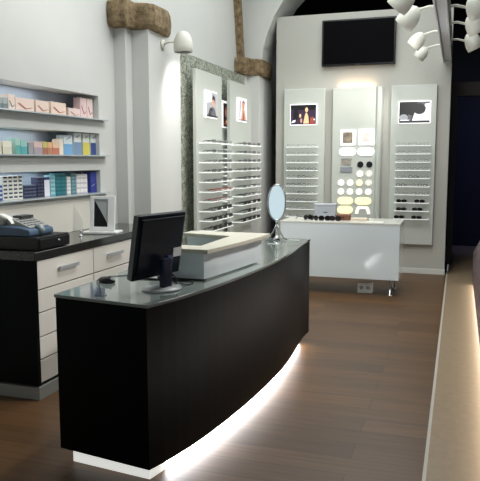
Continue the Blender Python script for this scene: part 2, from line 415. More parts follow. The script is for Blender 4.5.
# left wall: panel faces +X -> rotate +90deg about Z (local x -> world y, local -y -> world +x)
XP = -2.83
planA = [rowp(4, k) for k in (['dark', 'thin'], ['dark', 'thin'], ['thin', 'thin', 'dark', 'dark'], ['dark'], ['dark', 'thin'], ['red'], ['red', 'thin'], ['dark', 'sun', 'sun', 'sun'], ['sun'], ['sun'])]
planB = [rowp(4, k) for k in (['dark', 'dark', 'thin'], ['dark', 'thin'], ['dark'], ['dark'], ['dark'], ['dark', 'thin'], ['dark', 'thin'], ['sun'], ['thin', 'sun', 'sun', 'thin'], ['sun'])]
display_panel((XP, 7.03, 0), PI/2, .85, 'tall pale display panel on the left wall, nearest, with grey reader picture', 'nearest panel on left wall', 'reader', .36, .29, 2.25, 1.80, 10, .07, .81, planA, depth=.155, th=.148)
display_panel((XP, 8.19, 0), PI/2, .93, 'tall pale display panel on the left wall, farthest, with pink figure picture', 'farthest panel on left wall', 'pink', .36, .29, 2.27, 1.80, 10, .05, .88, planB, depth=.155, th=.148)
# set-back panel between them
t = thing('display_panel', 'narrow set-back display panel between the two tall panels on the left wall', 'display panel', (-2.93, 8.12, 0), PI/2, 'display panels')
obj('board', B((0, .30, 0, .048, .42, 2.34)), mat('setback_panel', (170, 176, 170), .4), t)
lb = obj('light_box', B((.02, .28, -.02, 0, 2.02, 2.36)), LEDSOFT, t)
obj('picture', picture_mesh('face', .24, .30, Matrix.Translation((.15, -.0215, 2.18)) @ Matrix.Rotation(PI/2, 4, 'X')), PMS, lb)['label'] = 'small dark portrait picture'
for i in range(10):
    z = 1.85 - i*.112
    obj('shelf', B((.005, .295, -.052, -.048, z-.012, z+.001), (.005, .295, -.048, 0, z-.008, z-.004)), SHELFLIT, t)
    put_glasses('dark' if i % 3 else 'thin', (-2.93+.047, 8.12+.15, z-.004), PI/2, '%s on the %s shelf of the narrow set-back panel' % (NAMES['dark' if i % 3 else 'thin'], ORD[i]), 'glasses on the set-back panel')

# ------------------------------------------------------------------ centre panel with backlit lenses
t = thing('lens_display_panel', 'centre panel of the back partition with rows of glowing lens shapes', 'display panel', (0, YB-.08, 0))
obj('board', B((-1.743, -1.13, 0, .079, .42, 2.61)), PANEL, t, bevel=.006)
bm = bmesh.new()
prism(bm, [(-1.13, 0), (-1.11, -.03), (-1.085, -.035), (-1.06, -.02), (-1.045, .02), (-1.04, .079), (-1.13, .079)], .42, 2.61)
obj('edge_moulding', bm, PANEL, t, bevel=.003)
PX0, PXS, PZ0, PZS = -1.705, .01424, 2.623, .01426
def pxz(px, py): return (PX0 + (px-334)*PXS, PZ0 - (py-88)*PZS)
def a_(zx, zy): return pxz(330+zx/8.73, 125+zy/8.73)
def b_(zx, zy): return pxz(330+zx/4.81, 120+zy/4.81)
def stadium(p0, p1, n=8):
    x0, z1 = p0; x1, z0 = p1; r = (z1-z0)/2; cz = (z0+z1)/2; out = []
    for k in range(n+1): a = -PI/2 + PI*k/n; out.append((x1-r + r*math.cos(a), cz + r*math.sin(a)))
    for k in range(n+1): a = PI/2 + PI*k/n; out.append((x0+r + r*math.cos(a), cz + r*math.sin(a)))
    return out
def rect(p0, p1): return [(p0[0], p1[1]), (p1[0], p1[1]), (p1[0], p0[1]), (p0[0], p0[1])]
def plate(name, pts, m, d=.012, parent=t, y=0, label=None):
    bm = bmesh.new(); prism(bm, pts, y-d, y, 'y'); o = obj(name, bm, m, parent)
    if label: o['label'] = label
    return o
PHOTO1 = mat('sepia_photo', (150, 138, 120), .5, noise=.5, nscale=14); PHOTO2 = mat('pale_photo', (222, 212, 206), .5, noise=.15, nscale=14, emit=.2)
q = plate('square_frame', rect(a_(85, 45), a_(215, 175)), GLOWW, label='glowing square frame around a brown photo'); plate('photo', rect(a_(105, 62), a_(192, 158)), PHOTO1, .002, q, -.012)
q = plate('square_frame', rect(a_(243, 42), a_(375, 175)), GLOWW, label='glowing square frame around a pale photo'); plate('photo', rect(a_(272, 66), a_(348, 148)), PHOTO2, .002, q, -.012)
for p0, p1 in (((75, 200), (218, 265)), ((235, 200), (378, 265))): plate('lens_plate', stadium(a_(*p0), a_(*p1)), GLOWW)
GREYP = mat('grey_plate', (142, 146, 152), .4)
plate('title_bar', rect(a_(95, 284), a_(190, 298)), mat('pale_grey', (172, 170, 168), .4))
for x in (98, 140): plate('sample_tile', rect(a_(x, 306), a_(x+40, 345)), mat('tile_grey', (158, 152, 140), .4, noise=.15, nscale=30))
plate('grey_label', rect(a_(90, 364), a_(192, 410)), GREYP)
def circ(cx, cz, r, n=20): return [(cx+r*math.cos(2*PI*k/n), cz+r*math.sin(2*PI*k/n)) for k in range(n)]
for x in (262, 340):
    c = a_(x, 342); plate('dark_lens', circ(c[0], c[1], .044), mat('dark_lens_m', (34, 34, 36), .1))
ROWS = [((143, 257), (186, 257)), ((53, 300), (97, 300), (141, 300), (185, 300)), ((53, 343), (97, 343), (141, 343), (185, 343))]
for row in ROWS:
    for p in row:
        c = b_(*p); m = GLOWY if p in ((141, 300),) else GLOWC
        q = plate('round_lens', circ(c[0], c[1], .045), m)
        if p in ((186, 257), (185, 300)):
            bm = bmesh.new(); tube(bm, [(x, -.014, z) for x, z in circ(c[0], c[1], .034)], .0035, 5, closed=True); obj('ring', bm, mat('ring_olive', (150, 148, 110), .4), q)
for p0, p1, m in (((37, 370), (112, 405), GLOWY), ((122, 370), (200, 405), GLOWY), ((37, 413), (112, 450), GLOWY)):
    plate('lens_plate', stadium(b_(*p0), b_(*p1)), m)
# arch shaped one, bottom right
p0, p1 = b_(124, 413), b_(196, 450)
cx = (p0[0]+p1[0])/2; r = (p1[0]-p0[0])/2
pts = [(cx+r*math.cos(a), p1[1] + (p0[1]-p1[1])*min(1, 1.35*math.sin(a))) for a in [PI*k/12 for k in range(13)]]
inn = [(cx+r*.6*math.cos(a), p1[1] + (p0[1]-p1[1])*.65*min(1, 1.3*math.sin(a))) for a in [PI*k/12 for k in range(12, -1, -1)]]
bm = bmesh.new()
for k in range(12):
    prism(bm, [pts[k], pts[k+1], inn[11-k], inn[12-k]], -.012, 0, 'y')
obj('arch_plate', bm, GLOWC, t)

# television
t = thing('television', 'large black flat television hung high on the back partition', 'television', (-1.40, YB, 3.235))
obj('casing', B((-.512, .512, -.075, -.012, -.318, .318)), mat('tv_bezel', (14, 13, 16), .25), t, bevel=.006)
obj('screen', B((-.49, .49, -.078, -.0745, -.29, .297)), mat('tv_screen', (6, 5, 8), .5, spec=.04), t)
obj('wall_mount', B((-.2, .2, -.012, 0, -.15, .15)), BLACKPL, t)
obj('logo_badge', B((-.03, .03, -.0775, -.0745, -.312, -.302)), mat('badge_grey', (60, 60, 64), .4), t)

# ------------------------------------------------------------------ lamps
def lamp_shade_bm(s=1, M=None):
    bm = bmesh.new()
    prof = [(.003, .128), (.022, .124), (.045, .112), (.066, .09), (.082, .058), (.092, .02), (.096, -.02), (.092, -.075), (.088, -.078), (.088, -.02), (.08, .03), (.05, .08), (.004, .095)]
    prof = [(r*s, z*s) for r, z in prof]
    lathe(bm, prof, 24, M); return bm
t = thing('wall_lamp', 'white dome spotlight on a bracket at the near pillar', 'lamp', (-2.808, 6.10, 2.725))
obj('shade', lamp_shade_bm(1, Matrix.Translation((.20, .05, .0))), LAMPW, t)
bm = bmesh.new(); lathe(bm, [(.086, -.072), (.086, -.068)], 20, Matrix.Translation((.20, .05, 0))); obj('lens', bm, mat('lamp_dark_lens', (14, 15, 14), .3, spec=.2), t)
bm = bmesh.new(); lathe(bm, [(.05, 0), (.05, .012), (.03, .02)], 20, Matrix.Translation((0, 0, 0)) @ Matrix.Rotation(PI/2, 4, 'Y')); obj('wall_plate', bm, LAMPW, t)
bm = bmesh.new(); tube(bm, [(.012, 0, 0), (.06, .0, .02), (.12, .05, .03)], .011, 8); obj('arm', bm, LAMPW, t)
bm = bmesh.new(); tube(bm, [(.014, .028*math.cos(a), .028*math.sin(a)) for a in [2*PI*k/12 for k in range(12)]], .006, 6, closed=True); obj('ring', bm, LAMPW, t)

LN = [('nearest', 5.95, -1), ('second nearest', 6.72, -1), ('third nearest', 8.0, -1), ('farthest', 8.95, -1), ('nearest', 6.75, 1), ('middle', 7.55, 1), ('farthest', 8.6, 1)]
for nm, y, s in LN:
        side = 'display side' if s < 0 else 'dark side'
        xr = -.262 if s < 0 else -.145
        t = thing('track_spotlight', '%s white dome spotlight on the %s of the ceiling beam' % (nm, side), 'spotlight', (xr, y, 3.04), 0, 'spotlights along the ceiling beam')
        sc_ = 1.04 if s > 0 or y < 7 else (.88 if y < 8.5 else .8)
        tilt = (Matrix.Rotation(math.radians(42), 4, 'Y') if s < 0 else Matrix.Rotation(math.radians(-25), 4, 'Y')) @ Matrix.Rotation(math.radians(10), 4, 'X')
        cx = -.25 if s < 0 else .25
        Mx = Matrix.Translation((cx, 0, -.10 if s < 0 else -.05)) @ tilt
        obj('shade', lamp_shade_bm(sc_, Mx), LAMPW, t)
        bm = bmesh.new(); lathe(bm, [(.084*sc_, -.068*sc_), (.084*sc_, -.064*sc_)], 20, Mx); obj('lens', bm, mat('lamp_warm_lens', (90, 88, 80), .2), t)
        bm = bmesh.new(); tube(bm, [(0, 0, 0), (s*.07, 0, .0), (cx*.72, 0, -.03)], .013, 8); obj('arm', bm, LAMPW, t)
        bm = bmesh.new(); box(bm, min(0, s*.012), max(0, s*.012), -.04, .04, -.035, .035); obj('mount', bm, LAMPW, t)

# ------------------------------------------------------------------ wall cabinet
t = thing('drawer_cabinet', 'long cabinet of cream drawers with black end and top along the left wall', 'cabinet', (0, 0, 0))
XF = -2.62; Y0 = 3.645; Y1 = 5.65
obj('carcass', B((XW+.001, XF-.02, Y0+.03, Y1, .1, .945)), GAP, t)
obj('end_panel', B((XW+.001, XF, Y0, Y0+.03, .1, .945)), BLACKWOOD, t)['label'] = 'black end panel'
obj('base', B((XW+.001, XF+.005, Y0+.0, Y1, 0, .085)), mat('plinth_grey', (150, 152, 148), .4), t)
obj('worktop', B((XW+.001, XF+.01, Y0-.005, Y1, .945, 1.0)), mat('granite_black', (44, 44, 42), .12, noise=.35, nscale=60, spec=.8), t, bevel=.003)['label'] = 'glossy black worktop'
cols = [(Y0+.032, 4.385), (4.39, 5.02), (5.025, Y1)]
rows = [(.745, .938), (.59, .74), (.425, .585), (.27, .42), (.108, .265)]
for c0, c1 in cols:
    for i, (z0, z1) in enumerate(rows):
        d = obj('drawer', B((XF-.02, XF, c0+.002, c1-.002, z0+.002, z1-.002)), DRAWER, t, bevel=.002)
        if i == 0:
            m = (c0+c1)/2; bm = bmesh.new()
            box(bm, XF+.018, XF+.026, m-.12, m+.12, .845, .872); box(bm, XF, XF+.02, m-.11, m-.10, .85, .865); box(bm, XF, XF+.02, m+.10, m+.11, .85, .865)
            obj('handle', bm, SILVER, d, bevel=.002)['label'] = 'silver bar handle'

# things on it
t = thing('cash_drawer', 'flat black cash drawer at the near end of the wall cabinet', 'cash drawer', (-2.85, 3.9, 1.0))
obj('body', B((-.23, .22, -.19, .18, .004, .09)), mat('cash_black', (20, 21, 22), .4, noise=.1), t, bevel=.004)
obj('drawer_front', B((.22, .232, -.18, .17, .012, .076)), mat('cash_black2', (16, 17, 18), .35), t, bevel=.002)
bm = bmesh.new(); lathe(bm, [(.011, 0), (.011, .006), (.007, .008)], 14, Matrix.Translation((.232, .03, .05)) @ Matrix.Rotation(PI/2, 4, 'Y')); obj('lock', bm, CHROME, t)
obj('foot', B((-.2, .2, -.16, .15, 0, .004)), BLACKPL, t)

BLUEG = mat('terminal_blue', (72, 94, 118), .45, noise=.06); GREYT = mat('terminal_grey', (150, 152, 148), .5, noise=.05)
t = thing('payment_printer', 'blue-grey receipt printing till with curled paper on the black cash drawer', 'till', (-2.89, 3.87, 1.09)); t.scale = (.96, 1, .84)
bm = bmesh.new()
prism(bm, [(-.23, 0), (.19, 0), (.20, .02), (.195, .055), (.12, .075), (-.02, .085), (-.23, .10)], -.15, .13, 'y'); obj('body', bm, BLUEG, t, bevel=.012)
bm = bmesh.new(); prism(bm, [(-.03, .08), (.16, .062), (.165, .072), (.02, .135), (-.03, .14)], -.10, .12, 'y'); obj('keypad', bm, GREYT, t, bevel=.005)
bm = bmesh.new()
for i in range(4):
    for j in range(5): box(bm, .03+i*.03, .05+i*.03, -.08+j*.037, -.055+j*.037, .118-i*.0135, .130-i*.0135)
obj('key', bm, mat('key_grey', (120, 122, 120), .5), t)
bm = bmesh.new(); prism(bm, [(-.22, .09), (-.03, .085), (-.04, .14), (-.10, .16), (-.20, .15)], -.12, .12, 'y'); obj('printer_cover', bm, mat('cover_grey', (176, 178, 172), .45), t, bevel=.01)
obj('display', B((-.03, .05, -.03, .10, .132, .155)), mat('disp_dark', (66, 68, 66), .3), t, bevel=.003)
bm = bmesh.new(); prof = [(-.14, .155), (-.10, .175), (-.05, .172), (.0, .15), (.03, .12), (.04, .10)]
for a, b in zip(prof, prof[1:]): prism(bm, [a, b, (b[0], b[1]+.002), (a[0], a[1]+.002)], -.135, -.085, 'y')
obj('receipt_paper', bm, mat('paper_white', (236, 236, 228), .7), t)['label'] = 'curled white receipt paper'
bm = bmesh.new(); tube(bm, [(.19, -.02, .02), (.205, -.02, .05), (.19, -.02, .075), (.16, -.02, .082)], [.02, .024, .022, .015], 10); obj('side_knob', bm, mat('knob_grey', (160, 168, 170), .35), t)

t = thing('screen_stand', 'white framed tilted screen standing on a white plate on the wall cabinet', 'screen', (-2.785, 4.83, 1.0), math.radians(12))
obj('base', B((-.15, .14, -.09, .10, 0, .018)), WHITEPL, t, bevel=.004)
Mt = Matrix.Translation((0, -.02, .018)) @ Matrix.Rotation(math.radians(-8), 4, 'X')
bm = bmesh.new()
for b in ((-.105, -.072, -.015, .015, 0, .29), (.045, .105, -.015, .015, 0, .29), (-.072, .045, -.015, .015, 0, .035), (-.072, .045, -.015, .015, .262, .29)): box(bm, *b, M=Mt)
obj('frame', bm, WHITEPL, t, bevel=.004)['label'] = 'white frame'
bm = bmesh.new(); poly(bm, [(-.072, -.004, .035), (.045, -.004, .035), (.04, -.004, .07), (-.072, -.004, .262)], 0, Mt); poly(bm, [(.045, -.004, .035), (.045, -.004, .262), (-.072, -.004, .262), (.04, -.004, .07)], 1, Mt)
obj('screen', bm, [mat('screen_black', (10, 12, 14), .15), mat('screen_reflection_grey', (150, 156, 156), .2, emit=.1)], t)  # grey triangle paints a reflection onto the black screen
bm = bmesh.new(); tube(bm, [(0, .07, .018), (0, .055, .15), (0, .02, .22)], .01, 8); obj('rear_strut', bm, WHITEPL, t)
t = thing('small_ornament', 'tiny silver clip figure standing on the black worktop', 'ornament', (-2.83, 4.56, 1.0))
bm = bmesh.new(); lathe(bm, [(.018, 0), (.018, .006), (.006, .012), (.005, .03), (.011, .038), (.009, .05), (.002, .056)], 14); obj('body', bm, SILVER, t)

# ------------------------------------------------------------------ cartons in the niches
def carton(name, y0, y1, zb, h, top, bot, split, label, group, d=.07, x=-3.14, band=None):
    o = thing(name, label, 'box', (x, (y0+y1)/2, zb), 0, group); w = (y1-y0)/2
    obj('carton', B((-d, 0, -w, w, 0, h)), mat('card_%d_%d_%d' % top, top, .5), o, bevel=.0015)
    if bot: obj('printed_band', B((0, .0012, -w+.001, w-.001, .001, h*split)), mat('card_%d_%d_%d' % bot, bot, .45), o)
    if band:
        bm = bmesh.new(); col, pts = band
        for (a, b, c, e) in pts: poly(bm, [(.0018, -w+2*w*a, h*b), (.0018, -w+2*w*(a+.12), h*b), (.0018, -w+2*w*c, h*e), (.0018, -w+2*w*(c-.12), h*e)])
        obj('printed_mark', bm, mat('mark_%d_%d_%d' % col, col, .5), o)
    return o
# fill in from pixel column measured on the photo to wall position (metres along the wall), measured offline
def wy(px):   # column -> y along the niche front, x=-3.14
    f = 661.86; yaw = .31813; a = math.atan((px-240)/f)
    return 3.14/math.tan(yaw - a)
SW = (.1, .55, .9, .15)
top1 = [('cosmetic_carton', 12.5, 19, .115, (232, 214, 200), 'upright pale pink carton with dark stroke'), ('cosmetic_carton', 19.5, 37.5, .10, (232, 208, 196), 'wide pink carton with red swirl'),
        ('cosmetic_carton', 39.5, 52, .10, (228, 206, 192), 'pink carton with thin red swirl'), ('cosmetic_carton', 54.5, 69, .105, (234, 210, 192), 'peach carton with orange swirl'),
        ('cosmetic_carton', 71.5, 82.7, .075, (230, 206, 198), 'low pink carton'), ('cosmetic_carton', 83.2, 89.3, .175, (228, 200, 198), 'tall mauve carton, left of the tall pair'), ('cosmetic_carton', 89.8, 95.2, .175, (226, 204, 200), 'tall mauve carton, right of the tall pair')]
for nm, a, b, h, col, lab in top1:
    carton(nm, wy(a), wy(b), 1.965, h, col, None, 0, lab + ' on the top niche shelf', 'pink cartons in the top niche', band=((164, 96, 84) if a > 15 else (60, 60, 66), [(.1, .6, .6, .2), (.45, .2, .95, .35)]))
for i, (a, b) in enumerate(((-30, -22), (-21, -13), (-12, -6), (-5, 1.5), (2, 6.5), (7, 11.8))):
    carton('small_bottle_box', wy(a), wy(b), 1.965, .085, (170, 178, 176), (120, 134, 136), .5, 'small grey green box, %s from left on the top niche shelf' % ORD[i], 'grey boxes in the top niche')
mid = [(-26, -16, .1, (214, 206, 190), None, 'beige box cut by the photo edge, further left'), (-14, -6, .1, (200, 190, 180), None, 'tan box near the photo edge'), (-5, 3.8, .085, (214, 206, 190), None, 'beige low box'), (5, 14, .095, (228, 224, 206), (208, 204, 184), 'cream box'), (17.8, 22.8, .12, (170, 206, 192), (96, 168, 160), 'light green narrow box'), (23.2, 29.4, .105, (150, 196, 190), (84, 160, 164), 'teal box'),
       (30.5, 35.5, .09, (150, 150, 152), None, 'small grey box'), (36, 44.3, .10, (214, 186, 180), (166, 150, 160), 'dusty pink box'), (44.8, 49.3, .10, (200, 190, 110), (170, 110, 90), 'yellow green box with red base'), (49.6, 54.2, .10, (224, 176, 130), (190, 130, 100), 'orange box'), (54.8, 61, .10, (232, 198, 168), (196, 120, 100), 'peach box with red print'), (61.3, 65, .13, (236, 224, 208), None, 'slim ivory box'),
       (65.6, 74.2, .165, (216, 226, 230), (120, 172, 214), 'white box with light blue base'), (75.9, 83, .19, (224, 228, 226), (128, 152, 186), 'tall white box with slate blue base'), (84.6, 91, .19, (216, 222, 212), (214, 200, 92), 'tall white box with yellow base'), (92.2, 99.2, .19, (218, 222, 218), (58, 78, 138), 'tall white box with navy base')]
for a, b, h, c1, c2, lab in mid:
    carton('lens_solution_box', wy(a), wy(b), 1.645, h, c1, c2, .55 if h < .18 else .58, lab + ' on the middle niche shelf', 'solution boxes in the middle niche', band=((60, 70, 90), [(.25, .78, .8, .9)]) if h > .15 else None)
def block(nm, a, b, nc, nr, h, top, bot, lab, group, split=.45, skip=(), x=-3.14):
    y0, y1 = wy(a), wy(b); w = (y1-y0)/nc
    for r in range(nr):
        for c in range(nc):
            if (r, c) in skip: continue
            carton(nm, y0+c*w+.0015, y0+(c+1)*w-.0015, 1.31+r*(h+.0006), h, top, bot, split, '%s, %s row up, %s column from left, bottom niche' % (lab, ORD[r], ORD[c]), group, d=.06, x=x)
block('lens_carton', -22, -8, 2, 5, .028, (70, 90, 150), (40, 58, 110), 'blue carton in far left stack', 'blue cartons in the bottom niche')
block('lens_carton', -7, 2.8, 2, 4, .03, (214, 220, 230), (52, 84, 150), 'white and blue carton', 'white and blue cartons in the bottom niche', .6)
y0, y1 = wy(3.2), wy(23.3); w = (y1-y0)/4
for r in range(6):
    for c in range(4):
        o = carton('lens_carton', y0+c*w+.0012, y0+(c+1)*w-.0012, 1.31+r*.0292, .0286, (228, 228, 220), None, 0, 'white carton with dark print, %s row up, %s column of the white block' % (ORD[r], ORD[c]), 'white cartons in the bottom niche', d=.06)
        obj('printed_band', B((0, .0012, -w*.32, w*.36, .012, .025)), mat('label_dark', (62, 66, 82), .5), o)
block('lens_carton', 24.5, 37, 3, 4, .025, (92, 104, 128), (34, 38, 66), 'navy carton', 'navy cartons in the bottom niche', .6)
block('lens_carton', 38, 44.4, 2, 6, .0255, (74, 78, 108), (28, 30, 56), 'dark navy carton', 'dark navy cartons in the bottom niche', .6)
carton('leaflet_box', wy(44.8), wy(50.2), 1.31, .155, (46, 56, 116), (226, 226, 236), .86, 'upright white leaflet box with navy top in the bottom niche', 'leaflet box', d=.06)
block('lens_carton', 51, 56, 1, 5, .033, (150, 196, 200), (110, 170, 182), 'pale teal carton', 'pale teal cartons in the bottom niche', .5)
block('lens_carton', 56.4, 66.5, 2, 6, .03, (44, 122, 130), (26, 98, 112), 'deep teal carton', 'deep teal cartons in the bottom niche', .5)
block('lens_carton', 67.5, 71.4, 1, 5, .030, (226, 228, 222), (196, 202, 206), 'slim white carton', 'slim white cartons in the bottom niche', .5)
block('lens_carton', 72, 76.8, 1, 6, .029, (120, 156, 162), (92, 130, 142), 'grey green carton', 'grey green cartons in the bottom niche', .5)
block('lens_carton', 77.2, 88, 3, 4, .042, (232, 230, 226), (196, 190, 200), 'big white carton with lilac base', 'white lilac cartons in the bottom niche', .3)
carton('lens_pack', wy(91.2), wy(97), 1.31, .185, (58, 70, 152), (44, 56, 140), .5, 'tall blue box at the right end of the bottom niche shelf', 'blue box', d=.07, band=((226, 226, 236), [(.1, .3, .7, .42)]))
for k, (z, w) in enumerate(zip((1.305, 1.64, 1.96), ('bottom', 'middle', 'top'))):
    tag(obj('glass_shelf', B((-3.31, -3.05, 3.02, N1-.001, z-.006, z+.004), (XW+.001, -3.05, N1-.001, N1+.09, z-.006, z+.004)), LEDGE), 'thin grey glass shelf at the base of the %s wall niche' % w, 'shelf', 'glass shelves in the niches')

# ------------------------------------------------------------------ reception counter
def curve_front(off=0, n=28):
    P = [(2.80, -1.39), (3.2, -1.285), (3.75, -1.212), (4.3, -1.175), (4.9, -1.185), (5.65, -1.215)]
    out = []
    ys = [2.80 + (5.65-2.80)*k/n for k in range(n+1)]
    for y in ys:
        s = 0
        for i, (yi, xi) in enumerate(P):
            l = 1
            for j, (yj, _) in enumerate(P):
                if j != i: l *= (y-yj)/(yi-yj)
            s += l*xi
        out.append((s+off, y))
    return out
def smooth_obj(o):
    for p in o.data.polygons: p.use_smooth = len(p.vertices) == 4 and abs(p.normal.z) < .5 and p.area < .2
t = thing('reception_counter', 'long black reception counter with bulging front, grey glass top and glowing base', 'counter', (0, 0, 0))
XB = -1.955
bm = bmesh.new(); prism(bm, [(XB, 2.89)] + curve_front(-.003) + [(XB, 5.65)], .085, .898); obj('body', bm, BLACKWOOD, t)['label'] = 'matt black wooden body'
bm = bmesh.new(); prism(bm, [(XB-.005, 2.883)] + [(x, y) if 0 < i < 28 else (x+.0, y-.006 if i == 0 else y+.005) for i, (x, y) in enumerate(curve_front(.004))] + [(XB-.005, 5.655)], .898, .915); obj('top', bm, GLASSTOP, t, bevel=.002)['label'] = 'grey glass top'
cf = curve_front(-.07)
cf = [p for p in cf if 2.88 < p[1] < 5.55]
bm = bmesh.new(); prism(bm, [(XB+.05, 2.93)] + [(cf[0][0], 2.87)] + cf[1:] + [(XB+.08, 5.55)], 0, .085); obj('base', bm, mat('base_white', (238, 238, 232), .4, emit=.7), t)['label'] = 'white recessed base'
bm = bmesh.new()
for a, b in zip(cf[1:], cf[2:]):
    prism(bm, [a, b, (b[0]+.012, b[1]), (a[0]+.012, a[1])], .008, .083)
obj('light_strip', bm, LED, t)['label'] = 'glowing white light strip'
# raised white bar on top, open to the staff side
t = thing('raised_counter_screen', 'white raised U-shaped bar with cream top standing on the reception counter', 'counter screen', (0, 0, 0))
fr = lambda y: [x for x, yy in curve_front(0, 60) if abs(yy-y) < .03][0]
ys = [3.47, 3.6, 3.8, 4.0, 4.15, 4.26]
outer = [(fr(y)-.075-.04*(4.26-y)/.79, y) for y in ys]
outer[0] = (outer[0][0]-.0, 3.47)
TH = .03
bm = bmesh.new()
front = outer + [(x-TH, y) for x, y in reversed(outer)]
prism(bm, front, .925, 1.075)
obj('front_panel', bm, WHITEGLOSS, t)['label'] = 'curved white front panel'
obj('end_panel', B((-1.70, outer[0][0]-TH, 3.47, 3.50, .925, 1.075)), WHITEGLOSS, t)
obj('end_panel', B((-1.78, outer[-1][0]-TH, 4.23, 4.26, .925, 1.075)), WHITEGLOSS, t)
obj('foot', B((-1.66, -1.36, 3.49, 3.51, .915, .925), (-1.7, -1.32, 4.21, 4.23, .915, .925)), GAP, t)
bm = bmesh.new()
ot = [(x+.035, y) for x, y in outer]; ot[0] = (ot[0][0], 3.44); ot[-1] = (ot[-1][0]+.0, 4.36)
pl = [(-1.72, 3.44)] + ot + [(-1.80, 4.36), (-1.80, 4.21)] + [(-1.43, 4.14), (-1.43, 3.60)] + [(-1.72, 3.60)]
prism(bm, pl, 1.075, 1.10); obj('top_slab', bm, CREAM, t, bevel=.003)['label'] = 'cream U-shaped top'

# monitor
ang = math.atan2(.42, .105)
t = thing('computer_monitor', 'black flat monitor seen from behind on the near end of the reception counter', 'monitor', (-1.515, 3.18, .915), ang)
# local x along width (to the far side), local -y = towards customer side (+x world)
Mm = Matrix.Translation((0, -.015, .24)) @ Matrix.Rotation(math.radians(9.5), 4, 'X')
bm = bmesh.new(); box(bm, -.195, .195, -.012, .022, -.175, .17, M=Mm); obj('casing', bm, BLACKPL, t, bevel=.008)
bm = bmesh.new(); prism(bm, [(-.175, -.15), (.175, -.15), (.175, .15), (-.175, .15)], -.022, -.012, 'y', M=Mm); obj('rear_cover', bm, mat('rear_cover_black', (8, 24, 38), .5, spec=.2), t, bevel=.012)['label'] = 'raised rear cover'
bm = bmesh.new(); box(bm, -.188, .188, .0222, .0235, -.155, .155, M=Mm); obj('screen', bm, mat('mon_screen', (60, 80, 110), .2, emit=.3), t)
bm = bmesh.new(); box(bm, -.197, -.191, -.005, .0235, -.168, .168, M=Mm); obj('side_trim', bm, mat('trim_grey', (120, 124, 124), .3), t)
bm = bmesh.new(); prism(bm, [(-.035, .012), (.035, .012), (.038, .17), (-.038, .17)], -.075, -.042, 'y'); obj('neck', bm, mat('neck_navy', (22, 32, 58), .35), t, bevel=.006)
bm = bmesh.new(); lathe(bm, [(.115, 0), (.118, .004), (.11, .012), (.04, .02)], 28, Matrix.Translation((0, -.035, 0)), 1, .85); obj('base', bm, mat('base_silver', (186, 190, 192), .3, metal=0), t)['label'] = 'silver oval base'
bm = bmesh.new(); box(bm, .105, .175, -.0245, -.0222, -.075, -.025, M=Mm); obj('sticker', bm, mat('sticker_white', (220, 224, 226), .5), t)['label'] = 'white sticker'
bm = bmesh.new(); box(bm, .05, .10, -.030, -.0222, -.135, -.06, M=Mm); obj('port_block', bm, mat('port_blue', (28, 44, 110), .4), t)
def cable(label, pts, r=.003):
    bm = bmesh.new(); P = [Vector(p) for p in pts]; out = []
    for i in range(len(P)-1):
        p0 = P[max(i-1, 0)]; p1 = P[i]; p2 = P[i+1]; p3 = P[min(i+2, len(P)-1)]
        for k in range(6):
            s = k/6; out.append(.5*((2*p1) + (p2-p0)*s + (2*p0-5*p1+4*p2-p3)*s*s + (3*p1-p0-3*p2+p3)*s**3))
    out.append(P[-1]); tube(bm, out, r, 6)
    return tag(obj('monitor_cable', bm, mat('cable_black', (18, 18, 20), .4)), label, 'cable', 'cables behind the monitor')
cable('black cable looping from the monitor towards the raised bar', [(-1.47, 3.24, 1.05), (-1.455, 3.26, .96), (-1.45, 3.3, .921), (-1.5, 3.38, .919), (-1.6, 3.42, .919), (-1.75, 3.4, .919)])
cable('thin black cable lying along the counter edge beside the monitor base', [(-1.46, 3.25, .99), (-1.42, 3.3, .925), (-1.39, 3.36, .919), (-1.42, 3.43, .919), (-1.52, 3.44, .919), (-1.72, 3.425, .9185)])
# mouse and small stand
t = thing('computer_mouse', 'black mouse near the left edge of the reception counter', 'mouse', (-1.865, 3.26, .915), math.radians(-15))
bm = bmesh.new(); lathe(bm, [(.001, 0), (.044, .002), (.046, .012), (.036, .026), (.018, .033), (.001, .035)], 20, None, 1.25, .72); obj('body', bm, mat('mouse_black', (14, 14, 16), .3), t)
bm = bmesh.new(); lathe(bm, [(.006, 0), (.007, .004), (.006, .008)], 10, Matrix.Translation((.028, 0, .028))); obj('scroll_wheel', bm, mat('wheel_grey', (70, 70, 74), .4), t)
bm = bmesh.new(); tube(bm, [(-.05, 0, .01), (-.09, .02, .004), (-.14, .1, .003), (-.06, .22, .003), (.0, .3, .003)], .0025, 6); obj('cord', bm, mat('cable_black', (18, 18, 20), .4), t)
t = thing('pen_stand', 'small clear acrylic stand at the near left corner of the reception counter', 'pen stand', (-1.715, 2.93, .915), .2)
ACR = mat('clear_acrylic', (176, 184, 206), .15, alpha=.45)
obj('base', B((-.028, .028, -.02, .02, 0, .006)), ACR, t, bevel=.002)
obj('upright', B((-.022, .022, .004, .010, .006, .04)), ACR, t)
obj('front_lip', B((-.022, .022, -.018, -.014, .006, .02)), ACR, t)
bm = bmesh.new(); tube(bm, [(0, 0, .006), (-.006, .002, .05), (-.012, .003, .075)], [.004, .004, .002], 8); obj('pen', bm, mat('pen_grey', (170, 176, 190), .3), t)

